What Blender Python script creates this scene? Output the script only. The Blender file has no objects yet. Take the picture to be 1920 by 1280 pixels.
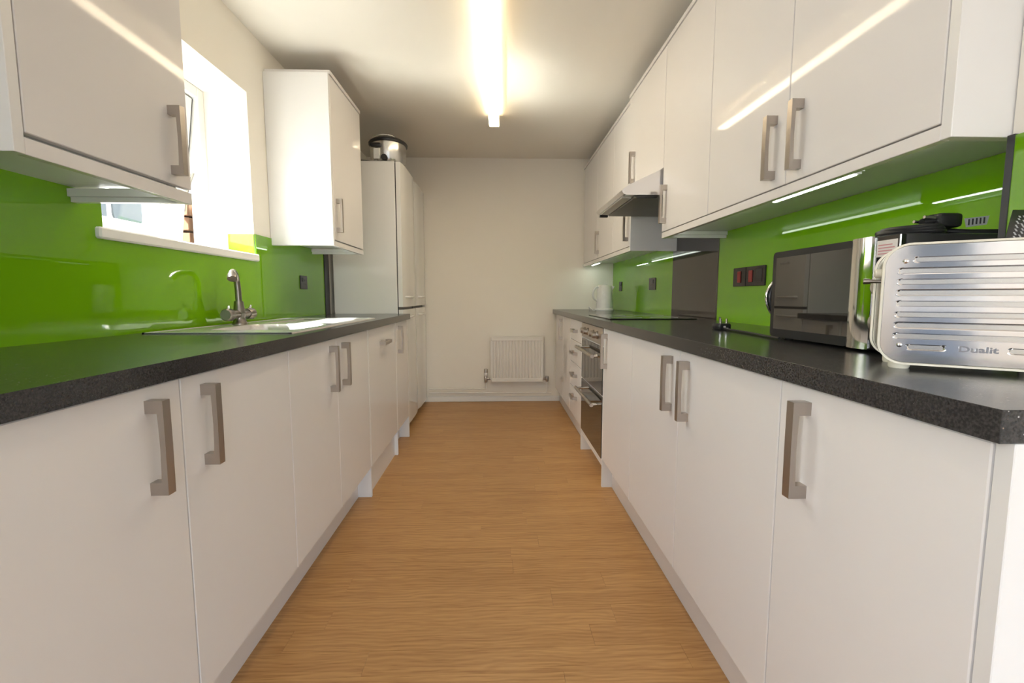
import bpy, bmesh, math, random
from mathutils import Vector, Matrix
random.seed(7)
S = bpy.context.scene
COL = S.collection

# ------------------------------------------------------------------ camera
H = 1.0326
yaw, pitch, roll = 0.0334, 0.0963, -0.0006
cy, sy, cp, sp = math.cos(yaw), math.sin(yaw), math.cos(pitch), math.sin(pitch)
fwd = Vector((sy * cp, cy * cp, -sp)); rgt = Vector((cy, -sy, 0)); up = rgt.cross(fwd)
cam = bpy.data.cameras.new('camera'); cam_o = bpy.data.objects.new('camera', cam); COL.objects.link(cam_o)
cam.sensor_width = 36.0; cam.lens = 869.95 / 1920 * 36.0; cam.clip_start = 0.02; cam.clip_end = 200
m = Matrix((rgt, up, -fwd)).transposed().to_4x4(); m.translation = (0, 0, H)
cam_o.matrix_world = m
S.camera = cam_o

# ------------------------------------------------------------------ world, sun, daylight
SUN_D = Vector((1.0, 0.62, -1.42)).normalized()
w = bpy.data.worlds.new('sky'); S.world = w; w.use_nodes = True
nt = w.node_tree; bg = nt.nodes['Background']
sky = nt.nodes.new('ShaderNodeTexSky'); sky.sky_type = 'NISHITA'; sky.sun_disc = False
sky.sun_elevation = math.asin(-SUN_D.z); sky.sun_rotation = math.atan2(-SUN_D.x, -SUN_D.y)
sky.air_density = 1.0; sky.dust_density = 3.0; sky.ozone_density = 1.0
nt.links.new(sky.outputs[0], bg.inputs[0]); bg.inputs[1].default_value = 1.0
sun = bpy.data.lights.new('sun', 'SUN'); sun.energy = 33; sun.angle = math.radians(0.9); sun.color = (1, .96, .88)
sun_o = bpy.data.objects.new('sun', sun); COL.objects.link(sun_o); sun_o.location = (-6, -4, 8)
sun_o.rotation_euler = SUN_D.to_track_quat('-Z', 'Y').to_euler()
# daylight from behind the camera, through glazed doors added out of view
dl = bpy.data.lights.new('rear_daylight', 'AREA'); dl.shape = 'RECTANGLE'; dl.size = 1.7; dl.size_y = 1.95
dl.energy = 6; dl.color = (.72, .84, 1.0)
dl_o = bpy.data.objects.new('rear_daylight', dl); COL.objects.link(dl_o)
dl_o.location = (1.05, -2.17, 1.05); dl_o.rotation_euler = (math.radians(90), 0, 0)
# fill light added out of view behind the camera, brightens the right doors
d3 = bpy.data.lights.new('side_fill', 'AREA'); d3.shape = 'RECTANGLE'; d3.size = 1.2; d3.size_y = 1.15
d3.energy = 16; d3.color = (.86, .90, 1.0)
d3_o = bpy.data.objects.new('side_fill', d3); COL.objects.link(d3_o)
d3_o.location = (-1.25, -1.2, 1.475); d3_o.rotation_euler = (0, math.radians(-90), 0)
S.view_settings.view_transform = 'Standard'; S.view_settings.look = 'None'
S.view_settings.gamma = 1; S.view_settings.use_curve_mapping = False
S.view_settings.exposure = 0.74
S.cycles.blur_glossy = 0.1; S.cycles.sample_clamp_indirect = 0.0; S.cycles.use_guiding = True
LAMP = 14.0

# ------------------------------------------------------------------ materials
def mat(name, col, rough=.5, metal=0., ior=1.5, coat=0., emit=None, estr=0., bump=None, spec=.5):
    M = bpy.data.materials.new(name); M.use_nodes = True
    b = M.node_tree.nodes['Principled BSDF']
    b.inputs['Base Color'].default_value = (*col, 1); b.inputs['Roughness'].default_value = rough
    b.inputs['Metallic'].default_value = metal; b.inputs['IOR'].default_value = ior
    b.inputs['Coat Weight'].default_value = coat; b.inputs['Coat Roughness'].default_value = .03
    b.inputs['Specular IOR Level'].default_value = spec
    if emit:
        b.inputs['Emission Color'].default_value = (*emit, 1); b.inputs['Emission Strength'].default_value = estr
    N, L = M.node_tree.nodes, M.node_tree.links
    # slight procedural variation of gloss and relief on every material
    tc = N.new('ShaderNodeTexCoord'); no = N.new('ShaderNodeTexNoise')
    sc, amt = bump if bump else (6.0, 0.0)
    no.inputs['Scale'].default_value = sc; no.inputs['Detail'].default_value = 3
    L.new(tc.outputs['Object'], no.inputs['Vector'])
    mr = N.new('ShaderNodeMapRange'); mr.inputs['To Min'].default_value = rough * .9; mr.inputs['To Max'].default_value = min(1, rough * 1.1)
    L.new(no.outputs['Fac'], mr.inputs['Value']); L.new(mr.outputs['Result'], b.inputs['Roughness'])
    if amt:
        bp = N.new('ShaderNodeBump'); bp.inputs['Strength'].default_value = amt; bp.inputs['Distance'].default_value = .002
        L.new(no.outputs['Fac'], bp.inputs['Height']); L.new(bp.outputs['Normal'], b.inputs['Normal'])
    return M

M_wall = mat('wall_paint', (.90, .855, .775), .75, bump=(180, .12))
M_ceil = mat('ceiling_paint', (.88, .84, .77), .85, bump=(120, .1))
M_trim = mat('trim_paint', (.83, .82, .80), .4)
M_door = mat('gloss_white_door', (.84, .815, .81), .05, spec=.12)
M_carc = mat('white_melamine', (.83, .82, .815), .3)
M_pelm = mat('gloss_white_pelmet', (.84, .815, .81), .12, spec=.35)
M_plin = mat('plinth_foil', (.78, .745, .725), .35)
M_nick = mat('brushed_nickel', (.46, .42, .385), .34, 1.0, bump=(260, .05))
M_chrome = mat('chrome', (.80, .80, .80), .06, 1.0)
M_tap = mat('tap_metal', (.30, .27, .245), .28, 1.0)
M_steel = mat('stainless_steel', (.66, .66, .65), .2, 1.0, bump=(40, .04))
M_sink = mat('sink_steel', (.76, .76, .75), .24, .75, bump=(9, .08))
M_hood = mat('hood_silver', (.80, .80, .83), .2, .9)
M_hoodu = mat('hood_underside', (.22, .22, .20), .5, .4)
M_green = mat('green_glass', (.17, .40, .0045), .02, spec=.6)
M_dark = mat('dark_glass', (.05, .043, .04), .06)
M_black = mat('black_plastic', (.018, .018, .02), .32)
M_blackg = mat('black_glass', (.012, .012, .013), .03, ior=1.75)
M_mwglass = mat('microwave_glass', (.022, .020, .018), .02, ior=2.3)
M_ovglass = mat('oven_glass', (.02, .018, .016), .03, ior=2.2)
M_rubber = mat('black_rubber', (.015, .015, .016), .5)
M_red = mat('red_rocker', (.28, .02, .02), .3)
M_plate = mat('black_nickel_plate', (.05, .045, .045), .22, .6)
M_fridge = mat('fridge_white', (.84, .835, .82), .1)
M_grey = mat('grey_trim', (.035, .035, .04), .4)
M_white = mat('white_plastic', (.82, .82, .80), .28)
M_cream = mat('cream_plastic', (.75, .70, .58), .4)
M_rad = mat('radiator_enamel', (.82, .79, .74), .3)
M_upvc = mat('white_upvc', (.86, .86, .85), .25)
M_led = mat('led_lens', (.9, .9, .9), .4, emit=(.92, 1.0, .90), estr=4)
M_leds = mat('led_strip_lens', (.9, .9, .9), .4, emit=(.92, 1.0, .90), estr=16)
M_lampw = mat('lamp_diffuser', (.95, .93, .88), .4, emit=(1.0, .82, .56), estr=LAMP)
M_lamps = mat('lamp_side', (.95, .93, .88), .4, emit=(1.0, .76, .42), estr=LAMP * .10)
M_yellow = mat('yellow_sticker', (.75, .52, .10), .4)
M_paper = mat('paper_label', (.78, .74, .72), .55)
M_pink = mat('pink_print', (.62, .30, .32), .55)
M_silverlab = mat('silver_label', (.55, .57, .60), .35, .3)
M_print = mat('grey_print', (.42, .42, .44), .5)
M_van = mat('van_white', (.8, .8, .8), .2)
M_vang = mat('van_window', (.06, .07, .08), .15, spec=.05)
M_render = mat('white_render', (.78, .78, .76), .8, bump=(60, .3))
M_teal = mat('teal_window', (.16, .30, .33), .15, spec=.05)
M_brick = mat('brown_brick', (.16, .09, .05), .85, bump=(60, .5))
M_pave = mat('paving', (.45, .44, .42), .85, bump=(20, .3))
M_seal = mat('seal_rubber', (.06, .06, .065), .5)
M_lamp_cover = mat('hood_lamp_cover', (.42, .41, .36), .3)
M_lid = mat('smoked_lid', (.16, .14, .12), .08)

def glass_mat(name):
    M = bpy.data.materials.new(name); M.use_nodes = True
    N, L = M.node_tree.nodes, M.node_tree.links
    N.remove(N['Principled BSDF']); out = N['Material Output']
    t = N.new('ShaderNodeBsdfTransparent'); t.inputs[0].default_value = (.94, .97, .96, 1)
    g = N.new('ShaderNodeBsdfGlossy'); g.inputs['Roughness'].default_value = .01
    lw = N.new('ShaderNodeLayerWeight'); lw.inputs['Blend'].default_value = .5
    pw = N.new('ShaderNodeMath'); pw.operation = 'POWER'; pw.inputs[1].default_value = 5; L.new(lw.outputs['Facing'], pw.inputs[0])
    f = N.new('ShaderNodeMath'); f.operation = 'MULTIPLY_ADD'; f.inputs[1].default_value = .95; f.inputs[2].default_value = .04; L.new(pw.outputs[0], f.inputs[0])
    mx = N.new('ShaderNodeMixShader'); L.new(f.outputs[0], mx.inputs[0]); L.new(t.outputs[0], mx.inputs[1]); L.new(g.outputs[0], mx.inputs[2])
    L.new(mx.outputs[0], out.inputs['Surface']); return M
M_pane = glass_mat('window_glass')

M_frost = bpy.data.materials.new('frosted_glass'); M_frost.use_nodes = True
_n = M_frost.node_tree.nodes; _n.remove(_n['Principled BSDF']); _t = _n.new('ShaderNodeBsdfTranslucent'); _t.inputs[0].default_value = (.30, .33, .37, 1)
M_frost.node_tree.links.new(_t.outputs[0], _n['Material Output'].inputs['Surface'])

def worktop_mat():
    M = mat('speckled_laminate', (.04, .04, .042), .2)
    N, L = M.node_tree.nodes, M.node_tree.links; b = N['Principled BSDF']
    g = N.new('ShaderNodeNewGeometry')
    vo = N.new('ShaderNodeTexVoronoi'); vo.inputs['Scale'].default_value = 250
    L.new(g.outputs['Position'], vo.inputs['Vector'])
    sep = N.new('ShaderNodeSeparateColor'); L.new(vo.outputs['Color'], sep.inputs[0])
    near = N.new('ShaderNodeMath'); near.operation = 'LESS_THAN'; near.inputs[1].default_value = .26
    L.new(vo.outputs['Distance'], near.inputs[0])
    pick = N.new('ShaderNodeMath'); pick.operation = 'GREATER_THAN'; pick.inputs[1].default_value = .88
    L.new(sep.outputs[0], pick.inputs[0])
    mul = N.new('ShaderNodeMath'); mul.operation = 'MULTIPLY'; L.new(near.outputs[0], mul.inputs[0]); L.new(pick.outputs[0], mul.inputs[1])
    no = N.new('ShaderNodeTexNoise'); no.inputs['Scale'].default_value = 320; no.inputs['Detail'].default_value = 2
    L.new(g.outputs['Position'], no.inputs['Vector'])
    r1 = N.new('ShaderNodeValToRGB'); r1.color_ramp.elements[0].position = .38; r1.color_ramp.elements[0].color = (.017, .017, .019, 1)
    r1.color_ramp.elements[1].position = .68; r1.color_ramp.elements[1].color = (.050, .049, .050, 1)
    L.new(no.outputs['Fac'], r1.inputs[0])
    r2 = N.new('ShaderNodeValToRGB'); r2.color_ramp.elements[0].color = (.26, .17, .11, 1); r2.color_ramp.elements[1].color = (.42, .42, .43, 1)
    L.new(sep.outputs[1], r2.inputs[0])
    mx = N.new('ShaderNodeMix'); mx.data_type = 'RGBA'
    L.new(mul.outputs[0], mx.inputs['Factor']); L.new(r1.outputs[0], mx.inputs['A']); L.new(r2.outputs[0], mx.inputs['B'])
    L.new(mx.outputs['Result'], b.inputs['Base Color'])
    return M
M_work = worktop_mat()

def floor_mat():
    M = mat('oak_vinyl', (.55, .3, .1), .42)
    N, L = M.node_tree.nodes, M.node_tree.links; b = N['Principled BSDF']
    g = N.new('ShaderNodeNewGeometry'); oi = N.new('ShaderNodeObjectInfo')
    k = N.new('ShaderNodeVectorMath'); k.operation = 'SCALE'; k.inputs[0].default_value = (37.0, 11.3, 5.1)
    L.new(oi.outputs['Random'], k.inputs['Scale'])
    ad = N.new('ShaderNodeVectorMath'); L.new(g.outputs['Position'], ad.inputs[0]); L.new(k.outputs[0], ad.inputs[1])
    def mapped(scale):
        mp = N.new('ShaderNodeMapping'); mp.inputs['Scale'].default_value = scale; L.new(ad.outputs[0], mp.inputs['Vector']); return mp
    n1 = N.new('ShaderNodeTexNoise'); n1.inputs['Scale'].default_value = 1; n1.inputs['Detail'].default_value = 5; n1.inputs['Roughness'].default_value = .65
    L.new(mapped((3.2, 70, 5)).outputs[0], n1.inputs['Vector'])
    wv = N.new('ShaderNodeTexWave'); wv.wave_type = 'BANDS'; wv.bands_direction = 'Y'; wv.inputs['Scale'].default_value = 7
    wv.inputs['Distortion'].default_value = 12; wv.inputs['Detail'].default_value = 2; wv.inputs['Detail Scale'].default_value = .75; wv.inputs['Detail Roughness'].default_value=.5
    L.new(mapped((.9, 2.6, 1)).outputs[0], wv.inputs['Vector'])
    n2 = N.new('ShaderNodeTexNoise'); n2.inputs['Scale'].default_value = 1; n2.inputs['Detail'].default_value = 2
    L.new(mapped((1.2, 9, 1)).outputs[0], n2.inputs['Vector'])
    r = N.new('ShaderNodeValToRGB'); e = r.color_ramp.elements
    e[0].position = .25; e[0].color = (.36, .178, .060, 1); e[1].position = .75; e[1].color = (.57, .325, .128, 1)
    a = N.new('ShaderNodeMath'); a.operation = 'MULTIPLY_ADD'; a.inputs[1].default_value = .17; L.new(wv.outputs['Fac'], a.inputs[0])
    a2 = N.new('ShaderNodeMath'); a2.operation = 'MULTIPLY_ADD'; a2.inputs[1].default_value = .70; L.new(n1.outputs['Fac'], a2.inputs[0]); L.new(a.outputs[0], a2.inputs[2])
    a.inputs[2].default_value = -.07
    a3 = N.new('ShaderNodeMath'); a3.operation = 'MULTIPLY_ADD'; a3.inputs[1].default_value = .45; L.new(n2.outputs['Fac'], a3.inputs[0]); L.new(a2.outputs[0], a3.inputs[2])
    n4 = N.new('ShaderNodeTexNoise'); n4.inputs['Scale'].default_value = 1; n4.inputs['Detail'].default_value = 3
    L.new(mapped((9, 260, 5)).outputs[0], n4.inputs['Vector'])
    pr_ = N.new('ShaderNodeMapRange'); pr_.inputs['From Min'].default_value = .30; pr_.inputs['From Max'].default_value = .46; pr_.inputs['To Min'].default_value = -.34; pr_.inputs['To Max'].default_value = 0
    L.new(n4.outputs['Fac'], pr_.inputs['Value'])
    a4 = N.new('ShaderNodeMath'); L.new(a3.outputs[0], a4.inputs[0]); L.new(pr_.outputs['Result'], a4.inputs[1])
    L.new(a4.outputs[0], r.inputs[0]); L.new(r.outputs[0], b.inputs['Base Color'])
    bp = N.new('ShaderNodeBump'); bp.inputs['Strength'].default_value = .06; bp.inputs['Distance'].default_value = .001
    L.new(n1.outputs['Fac'], bp.inputs['Height']); L.new(bp.outputs['Normal'], b.inputs['Normal'])
    return M
M_floor = floor_mat()

# ------------------------------------------------------------------ mesh helpers
def box(bm, x0, x1, y0, y1, z0, z1, bev=0., seg=1):
    if x0 > x1: x0, x1 = x1, x0
    if y0 > y1: y0, y1 = y1, y0
    if z0 > z1: z0, z1 = z1, z0
    vs = [bm.verts.new((x, y, z)) for z in (z0, z1) for y in (y0, y1) for x in (x0, x1)]
    fs = [bm.faces.new([vs[i] for i in f]) for f in ((0, 2, 3, 1), (4, 5, 7, 6), (0, 1, 5, 4), (2, 6, 7, 3), (0, 4, 6, 2), (1, 3, 7, 5))]
    if bev:
        es = list({e for f in fs for e in f.edges})
        bmesh.ops.bevel(bm, geom=es, offset=bev, segments=seg, affect='EDGES', profile=.5)
def B(*a, bev=0., seg=1):
    bm = bmesh.new(); box(bm, *a, bev=bev, seg=seg); return bm
def prism(bm, pts, axis, a0, a1):
    """extrude the closed outline pts (pairs) along axis from a0 to a1; the pairs fill the other two axes in xyz order"""
    def P(u, v, t): return {'x': (t, u, v), 'y': (u, t, v), 'z': (u, v, t)}[axis]
    A = [bm.verts.new(P(u, v, a0)) for u, v in pts]; Bv = [bm.verts.new(P(u, v, a1)) for u, v in pts]
    n = len(pts); bm.faces.new(A[::-1]); bm.faces.new(Bv)
    for i in range(n): bm.faces.new((A[i], A[(i + 1) % n], Bv[(i + 1) % n], Bv[i]))
def tube(bm, pts, r, n=10, caps=True):
    pts = [Vector(p) for p in pts]; rs = r if isinstance(r, (list, tuple)) else [r] * len(pts)
    rings = []; prev = None
    for i, p in enumerate(pts):
        d = (pts[min(i + 1, len(pts) - 1)] - pts[max(i - 1, 0)]).normalized()
        if prev is None: u = d.orthogonal().normalized()
        else: u = (prev - d * prev.dot(d)); u = u.normalized() if u.length > 1e-6 else d.orthogonal().normalized()
        prev = u; v = d.cross(u)
        rings.append([bm.verts.new(p + rs[i] * (u * math.cos(2 * math.pi * k / n) + v * math.sin(2 * math.pi * k / n))) for k in range(n)])
    for a, b in zip(rings, rings[1:]):
        for k in range(n): bm.faces.new((a[k], a[(k + 1) % n], b[(k + 1) % n], b[k]))
    if caps: bm.faces.new(rings[0][::-1]); bm.faces.new(rings[-1])
def lathe(bm, prof, c, n=32, sx=1., sy=1., axis='z'):
    rings = []
    for r, t in prof:
        ring = []
        for k in range(n):
            a = 2 * math.pi * k / n; u, v = r * math.cos(a) * sx, r * math.sin(a) * sy
            q = {'z': (u, v, t), 'y': (u, t, v), 'x': (t, u, v)}[axis]
            ring.append(bm.verts.new((c[0] + q[0], c[1] + q[1], c[2] + q[2])))
        rings.append(ring)
    for a, b in zip(rings, rings[1:]):
        for k in range(n): bm.faces.new((a[k], a[(k + 1) % n], b[(k + 1) % n], b[k]))
    bm.faces.new(rings[0][::-1]); bm.faces.new(rings[-1])
def spline(P, n=8):
    P = [Vector(p) for p in P]; out = []
    for i in range(len(P) - 1):
        p0, p1, p2, p3 = P[max(i - 1, 0)], P[i], P[i + 1], P[min(i + 2, len(P) - 1)]
        for k in range(n):
            t = k / n
            out.append(.5 * ((2 * p1) + (p2 - p0) * t + (2 * p0 - 5 * p1 + 4 * p2 - p3) * t * t + (3 * p1 - p0 - 3 * p2 + p3) * t ** 3))
    out.append(P[-1]); return out
def rrect(x0, x1, z0, z1, r, n=6):
    pts = []
    for cx, cz, a0 in ((x1 - r, z0 + r, -90), (x1 - r, z1 - r, 0), (x0 + r, z1 - r, 90), (x0 + r, z0 + r, 180)):
        for k in range(n + 1):
            a = math.radians(a0 + 90 * k / n); pts.append((cx + r * math.cos(a), cz + r * math.sin(a)))
    return pts

def obj(name, bm, M, parent=None, base=None, smooth=False):
    """one mesh object; vertices come in scene coordinates and are stored relative to the thing's base point"""
    root = parent
    while root is not None and root.parent is not None: root = root.parent
    off = Vector(base) if base is not None else (Vector(root['_base']) if root is not None and '_base' in root else Vector((0, 0, 0)))
    if bm.faces:
        bmesh.ops.recalc_face_normals(bm, faces=bm.faces[:])
    bmesh.ops.translate(bm, verts=bm.verts[:], vec=-off)
    me = bpy.data.meshes.new(name); bm.to_mesh(me); bm.free()
    me.materials.append(M)
    if smooth:
        me.polygons.foreach_set('use_smooth', [True] * len(me.polygons)); me.set_sharp_from_angle(angle=math.radians(38))
    o = bpy.data.objects.new(name, me); COL.objects.link(o)
    if parent is not None: o.parent = parent
    elif base is not None: o.location = base; o['_base'] = tuple(base)
    return o
def tag(o, label, cat, group=None):
    o['label'] = label; o['category'] = cat
    if group: o['group'] = group
    return o
def thing(name, label, cat, base, group=None):
    o = bpy.data.objects.new(name, None); COL.objects.link(o); o.empty_display_size = .05
    o.location = base; o['_base'] = tuple(base); return tag(o, label, cat, group)
def local_thing(name, label, cat, loc, rotz=0., group=None):
    """parts are built in the thing's own axes"""
    o = bpy.data.objects.new(name, None); COL.objects.link(o); o.location = loc; o.rotation_euler = (0, 0, rotz)
    o['_base'] = (0., 0., 0.); return tag(o, label, cat, group)
def struct(name, bm, M, parent=None, smooth=False):
    o = obj(name, bm, M, parent, smooth=smooth)
    if parent is None: o['kind'] = 'structure'
    return o
def text_bm(s, size, depth, bold=0.):
    cu = bpy.data.curves.new('lettering', 'FONT'); cu.body = s; cu.size = size; cu.extrude = depth; cu.align_x = 'CENTER'; cu.resolution_u = 3; cu.offset = bold
    o = bpy.data.objects.new('lettering', cu); COL.objects.link(o)
    dg = bpy.context.evaluated_depsgraph_get(); me = bpy.data.meshes.new_from_object(o.evaluated_get(dg))
    bm = bmesh.new(); bm.from_mesh(me)
    bpy.data.objects.remove(o); bpy.data.curves.remove(cu); bpy.data.meshes.remove(me); return bm

# ------------------------------------------------------------------ room dimensions
XL, XR = -1.21, 1.1425        # side walls
YE, YB = 4.53, -2.2           # end wall, wall behind
ZC = 2.333
LW, RW = -.627, .549          # worktop fronts
LF, RF = -.647, .569          # base door faces
LP, RP = -.717, .624          # plinth faces
ZW = .91
W0, W1, WZ0, WZ1 = 1.49, 2.40, 1.215, 2.02   # window opening
WX = -1.50                     # outer plane of the left wall

# floor: slab and laid boards
bm = bmesh.new()
box(bm, XL - .29, 3.2, YB - .2, YE + .2, -.12, -.006); box(bm, XL, XR, -.3, .45, -.006, 0); box(bm, XL, 3.0, YB, -.3, -.006, 0)
floor = struct('floor', bm, M_floor)
pm = bmesh.new(); box(pm, 0, 1, 0, .0915, -.006, 0, 0)
plank_me = bpy.data.meshes.new('plank'); pm.to_mesh(plank_me); pm.free(); plank_me.materials.append(M_floor)
y = .45; row = 0
while y < YE - .02:
    x = -1.2 - random.uniform(.05, .75); xs = [XL]
    while x < XR:
        x += .92
        if XL + .08 < x < XR - .08: xs.append(x)
    xs.append(XR)
    dy = min(.092, YE - y)
    for a, b in zip(xs, xs[1:]):
        o = bpy.data.objects.new('plank', plank_me); COL.objects.link(o); o.parent = floor
        o.location = (a, y, random.uniform(-.0002, 0)); o.scale = (b - a - .0006, (dy - .0005) / .0915, 1)
    y += .092; row += 1

# walls and ceiling
GX = 1.05                      # middle of the added glazed doors behind the camera
bm = bmesh.new()
box(bm, WX, XL, YB, -1.8, 0, ZC); box(bm, WX, XL, -1.8, -.6, 0, .9); box(bm, WX, XL, -1.8, -.6, 2.05, ZC); box(bm, WX, XL, -.6, W0, 0, ZC); box(bm, WX, XL, W1, YE, 0, ZC); box(bm, WX, XL, W0, W1, 0, WZ0); box(bm, WX, XL, W0, W1, WZ1, ZC)
wall_left = struct('wall_left', bm, M_wall)
wall_right = struct('wall_right', B(XR, XR + .2, -.3, YE, 0, ZC), M_wall)
struct('wall_side', B(3.0, 3.2, YB, -.3, 0, ZC), M_wall); struct('wall_return', B(XR + .2, 3.0, -.3, -.1, 0, ZC), M_wall)
struct('wall_back', B(WX, XR + .2, YE, YE + .2, 0, ZC), M_wall)
bm = bmesh.new()
box(bm, WX, -1.0, YB - .2, YB, 0, ZC); box(bm, -1.0, -.45, YB - .2, YB, 2.05, ZC); box(bm, -.45, GX - .9, YB - .2, YB, 0, ZC); box(bm, GX + .9, 3.2, YB - .2, YB, 0, ZC); box(bm, GX - .9, GX + .9, YB - .2, YB, 2.08, ZC)
struct('wall_front', bm, M_wall)
struct('sun_block_rear', B(-4.5, 4.5, YB - 3.2, YB - .2, 2.2, 2.3), M_trim)   # unseen slab added to keep sun off the floor behind the camera
struct('sun_block_side', B(-2.75, WX, YB - .5, -.45, 2.2, 2.26), M_trim)   # unseen slab added to stop sun entering the side opening
struct('ceiling', B(WX, 3.2, YB - .2, YE + .2, ZC, ZC + .12), M_ceil)
# boxed pier at the near end of the right wall
pier = struct('wall_pier', B(.93, XR, .775, .8365, ZW, ZC), M_wall)
obj('glass_cladding', B(.924, .9302, .775, .8262, ZW, 1.319), M_green, pier)
obj('corner_trim', B(.9225, .935, .8262, .8385, ZW, 1.321), M_grey, pier)
# unseen glazed doors, added so the rear daylight has an opening
d1 = struct('door_added', B(GX - .9, GX - .84, YB - .1, YB - .04, 0, 2.08), M_upvc)
for a in ((-.03, .03, 0, 2.08), (.84, .9, 0, 2.08), (-.84, -.03, 2.0, 2.08), (.03, .84, 2.0, 2.08), (-.84, -.03, 0, .12), (.03, .84, 0, .12)):
    obj('door_rail', B(GX + a[0], GX + a[1], YB - .1, YB - .04, a[2], a[3]), M_upvc, d1)
d2 = struct('door_added_frosted', B(-1.0, -.93, YB - .1, YB - .05, 0, 2.05), M_upvc)  # frosted door added for the pale column it reflects in the toaster
for a in ((-.52, -.45, 0, 2.05), (-.93, -.52, 1.97, 2.05), (-.93, -.52, 0, .16), (-.93, -.52, .95, 1.03)):
    obj('door_rail', B(a[0], a[1], YB - .1, YB - .05, a[2], a[3]), M_upvc, d2)
for a in ((.16, .95), (1.03, 1.97)): obj('pane', B(-.93, -.52, YB - .08, YB - .07, *a), M_frost, d2)
struct('baseboard_back', B(LP, RP + .02, YE - .016, YE, 0, .052, bev=.004), M_trim)

# window
win = struct('window_1', B(-1.475, -1.415, W0, W0 + .05, WZ0, WZ1, bev=.004), M_upvc)
for a in ((W1 - .05, W1, WZ0, WZ1), (W0 + .05, W1 - .05, WZ1 - .05, WZ1), (W0 + .05, W1 - .05, WZ0, WZ0 + .06)):
    obj('window_frame', B(-1.475, -1.415, *a, bev=.004), M_upvc, win)
th = math.radians(7.5)                   # top hung sash pushed open
Rm = Matrix.Translation((-1.45, 0, WZ1 - .055)) @ Matrix.Rotation(th, 4, 'Y') @ Matrix.Translation((1.45, 0, -(WZ1 - .055)))
sy0, sy1, sz0, sz1 = W0 + .055, W1 - .062, WZ0 + .065, WZ1 - .055
def sash_piece(nm, M, *a, par=None, **k):
    bm = B(*a, **k); bmesh.ops.transform(bm, matrix=Rm, verts=bm.verts[:]); return obj(nm, bm, M, par or win)
sash = sash_piece('sash', M_upvc, -1.48, -1.43, sy0, sy0 + .06, sz0, sz1, bev=.005)
sash_piece('stile', M_upvc, -1.48, -1.43, sy1 - .095, sy1, sz0, sz1, bev=.005, par=sash)
sash_piece('top_rail', M_upvc, -1.48, -1.43, sy0 + .06, sy1 - .095, sz1 - .06, sz1, bev=.005, par=sash)
sash_piece('bottom_rail', M_upvc, -1.48, -1.43, sy0 + .06, sy1 - .095, sz0, sz0 + .06, bev=.005, par=sash)
sash_piece('pane', M_pane, -1.458, -1.452, sy0 + .055, sy1 - .09, sz0 + .055, sz1 - .055, par=sash)
sash_piece('seal', M_seal, -1.482, -1.436, sy1, sy1 + .011, sz0 + .16, sz1, par=sash)
bm = bmesh.new(); tube(bm, [(-1.45, W1 - .06, 1.62), (-1.475, W1 - .09, 1.50)], .006, 8); obj('window_stay', bm, M_steel, win)
obj('window_sill', B(-1.415, XL + .022, W0 - .03, W1 + .004, 1.208, 1.243, bev=.005), M_trim, win)
obj('glass_upstand', B(-1.335, XL, W1 - .006, W1, 1.243, 1.343), M_green, win)
w2 = struct('window_added', B(-1.44, -1.38, -1.8, -1.74, .9, 2.05), M_upvc)  # unseen window added to frame the side fill light
for a in ((-.66, -.6, .9, 2.05), (-1.74, -.66, .9, .96), (-1.74, -.66, 1.99, 2.05), (-1.23, -1.17, .96, 1.99)):
    obj('window_frame', B(-1.44, -1.38, *a), M_upvc, w2)
for a in ((-1.74, -1.23), (-1.17, -.66)): obj('pane', B(-1.415, -1.405, a[0], a[1], .96, 1.99), M_pane, w2)
# brick outer reveal beyond the opening light
z = 1.14; k = 0
while z < 1.5:
    obj('brick', B(-1.62, -1.502, W1 - .03 - (.006 if k % 2 else 0), W1 + .2, z, z + .062, bev=.003), M_brick, wall_left); z += .072; k += 1

# ------------------------------------------------------------------ outside
ground = struct('ground_paving', B(-16, WX, -6, 20, -.2, -.06), M_pave)
van = thing('van', 'white van with dark side windows parked outside the window', 'van', (-3.4, 2.2, -.06))
bm = bmesh.new(); box(bm, -4.6, -2.92, -.6, 4.06, .28, 2.35, .14, 3); obj('body', bm, M_van, van, smooth=True)
for a, b in ((3.36, 3.54), (3.57, 3.64), (3.70, 3.99)):
    bm = bmesh.new(); prism(bm, rrect(a, b, 1.60 if b > 3.9 else 1.53, 2.1, .03 if b < 3.9 else .07), 'x', -2.922, -2.905); obj('side_window', bm, M_vang, van)
for yy in (.4, 3.2):
    bm = bmesh.new(); lathe(bm, [(.1, -3.12), (.33, -3.12), (.35, -3.08), (.35, -2.96), (.33, -2.915), (.1, -2.915)], (0, yy, .29), 28, axis='x'); obj('wheel', bm, M_rubber, van, smooth=True)
hb = thing('neighbouring_house', 'white rendered house with a pale blue window across the yard', 'house', (-7.6, 9.5, -.06))
obj('wall', B(-9, -6.2, 5.0, 15, -.06, 5.2), M_render, hb)
f = obj('window', B(-6.2, -6.15, 9.0, 9.75, 2.2, 3.1, bev=.01), M_upvc, hb)
obj('pane', B(-6.152, -6.14, 9.05, 9.34, 2.26, 2.62), M_teal, f); obj('pane', B(-6.152, -6.14, 9.38, 9.7, 2.26, 2.62), M_teal, f)
obj('pane', B(-6.152, -6.14, 9.05, 9.7, 2.68, 3.04), M_teal, f)

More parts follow.
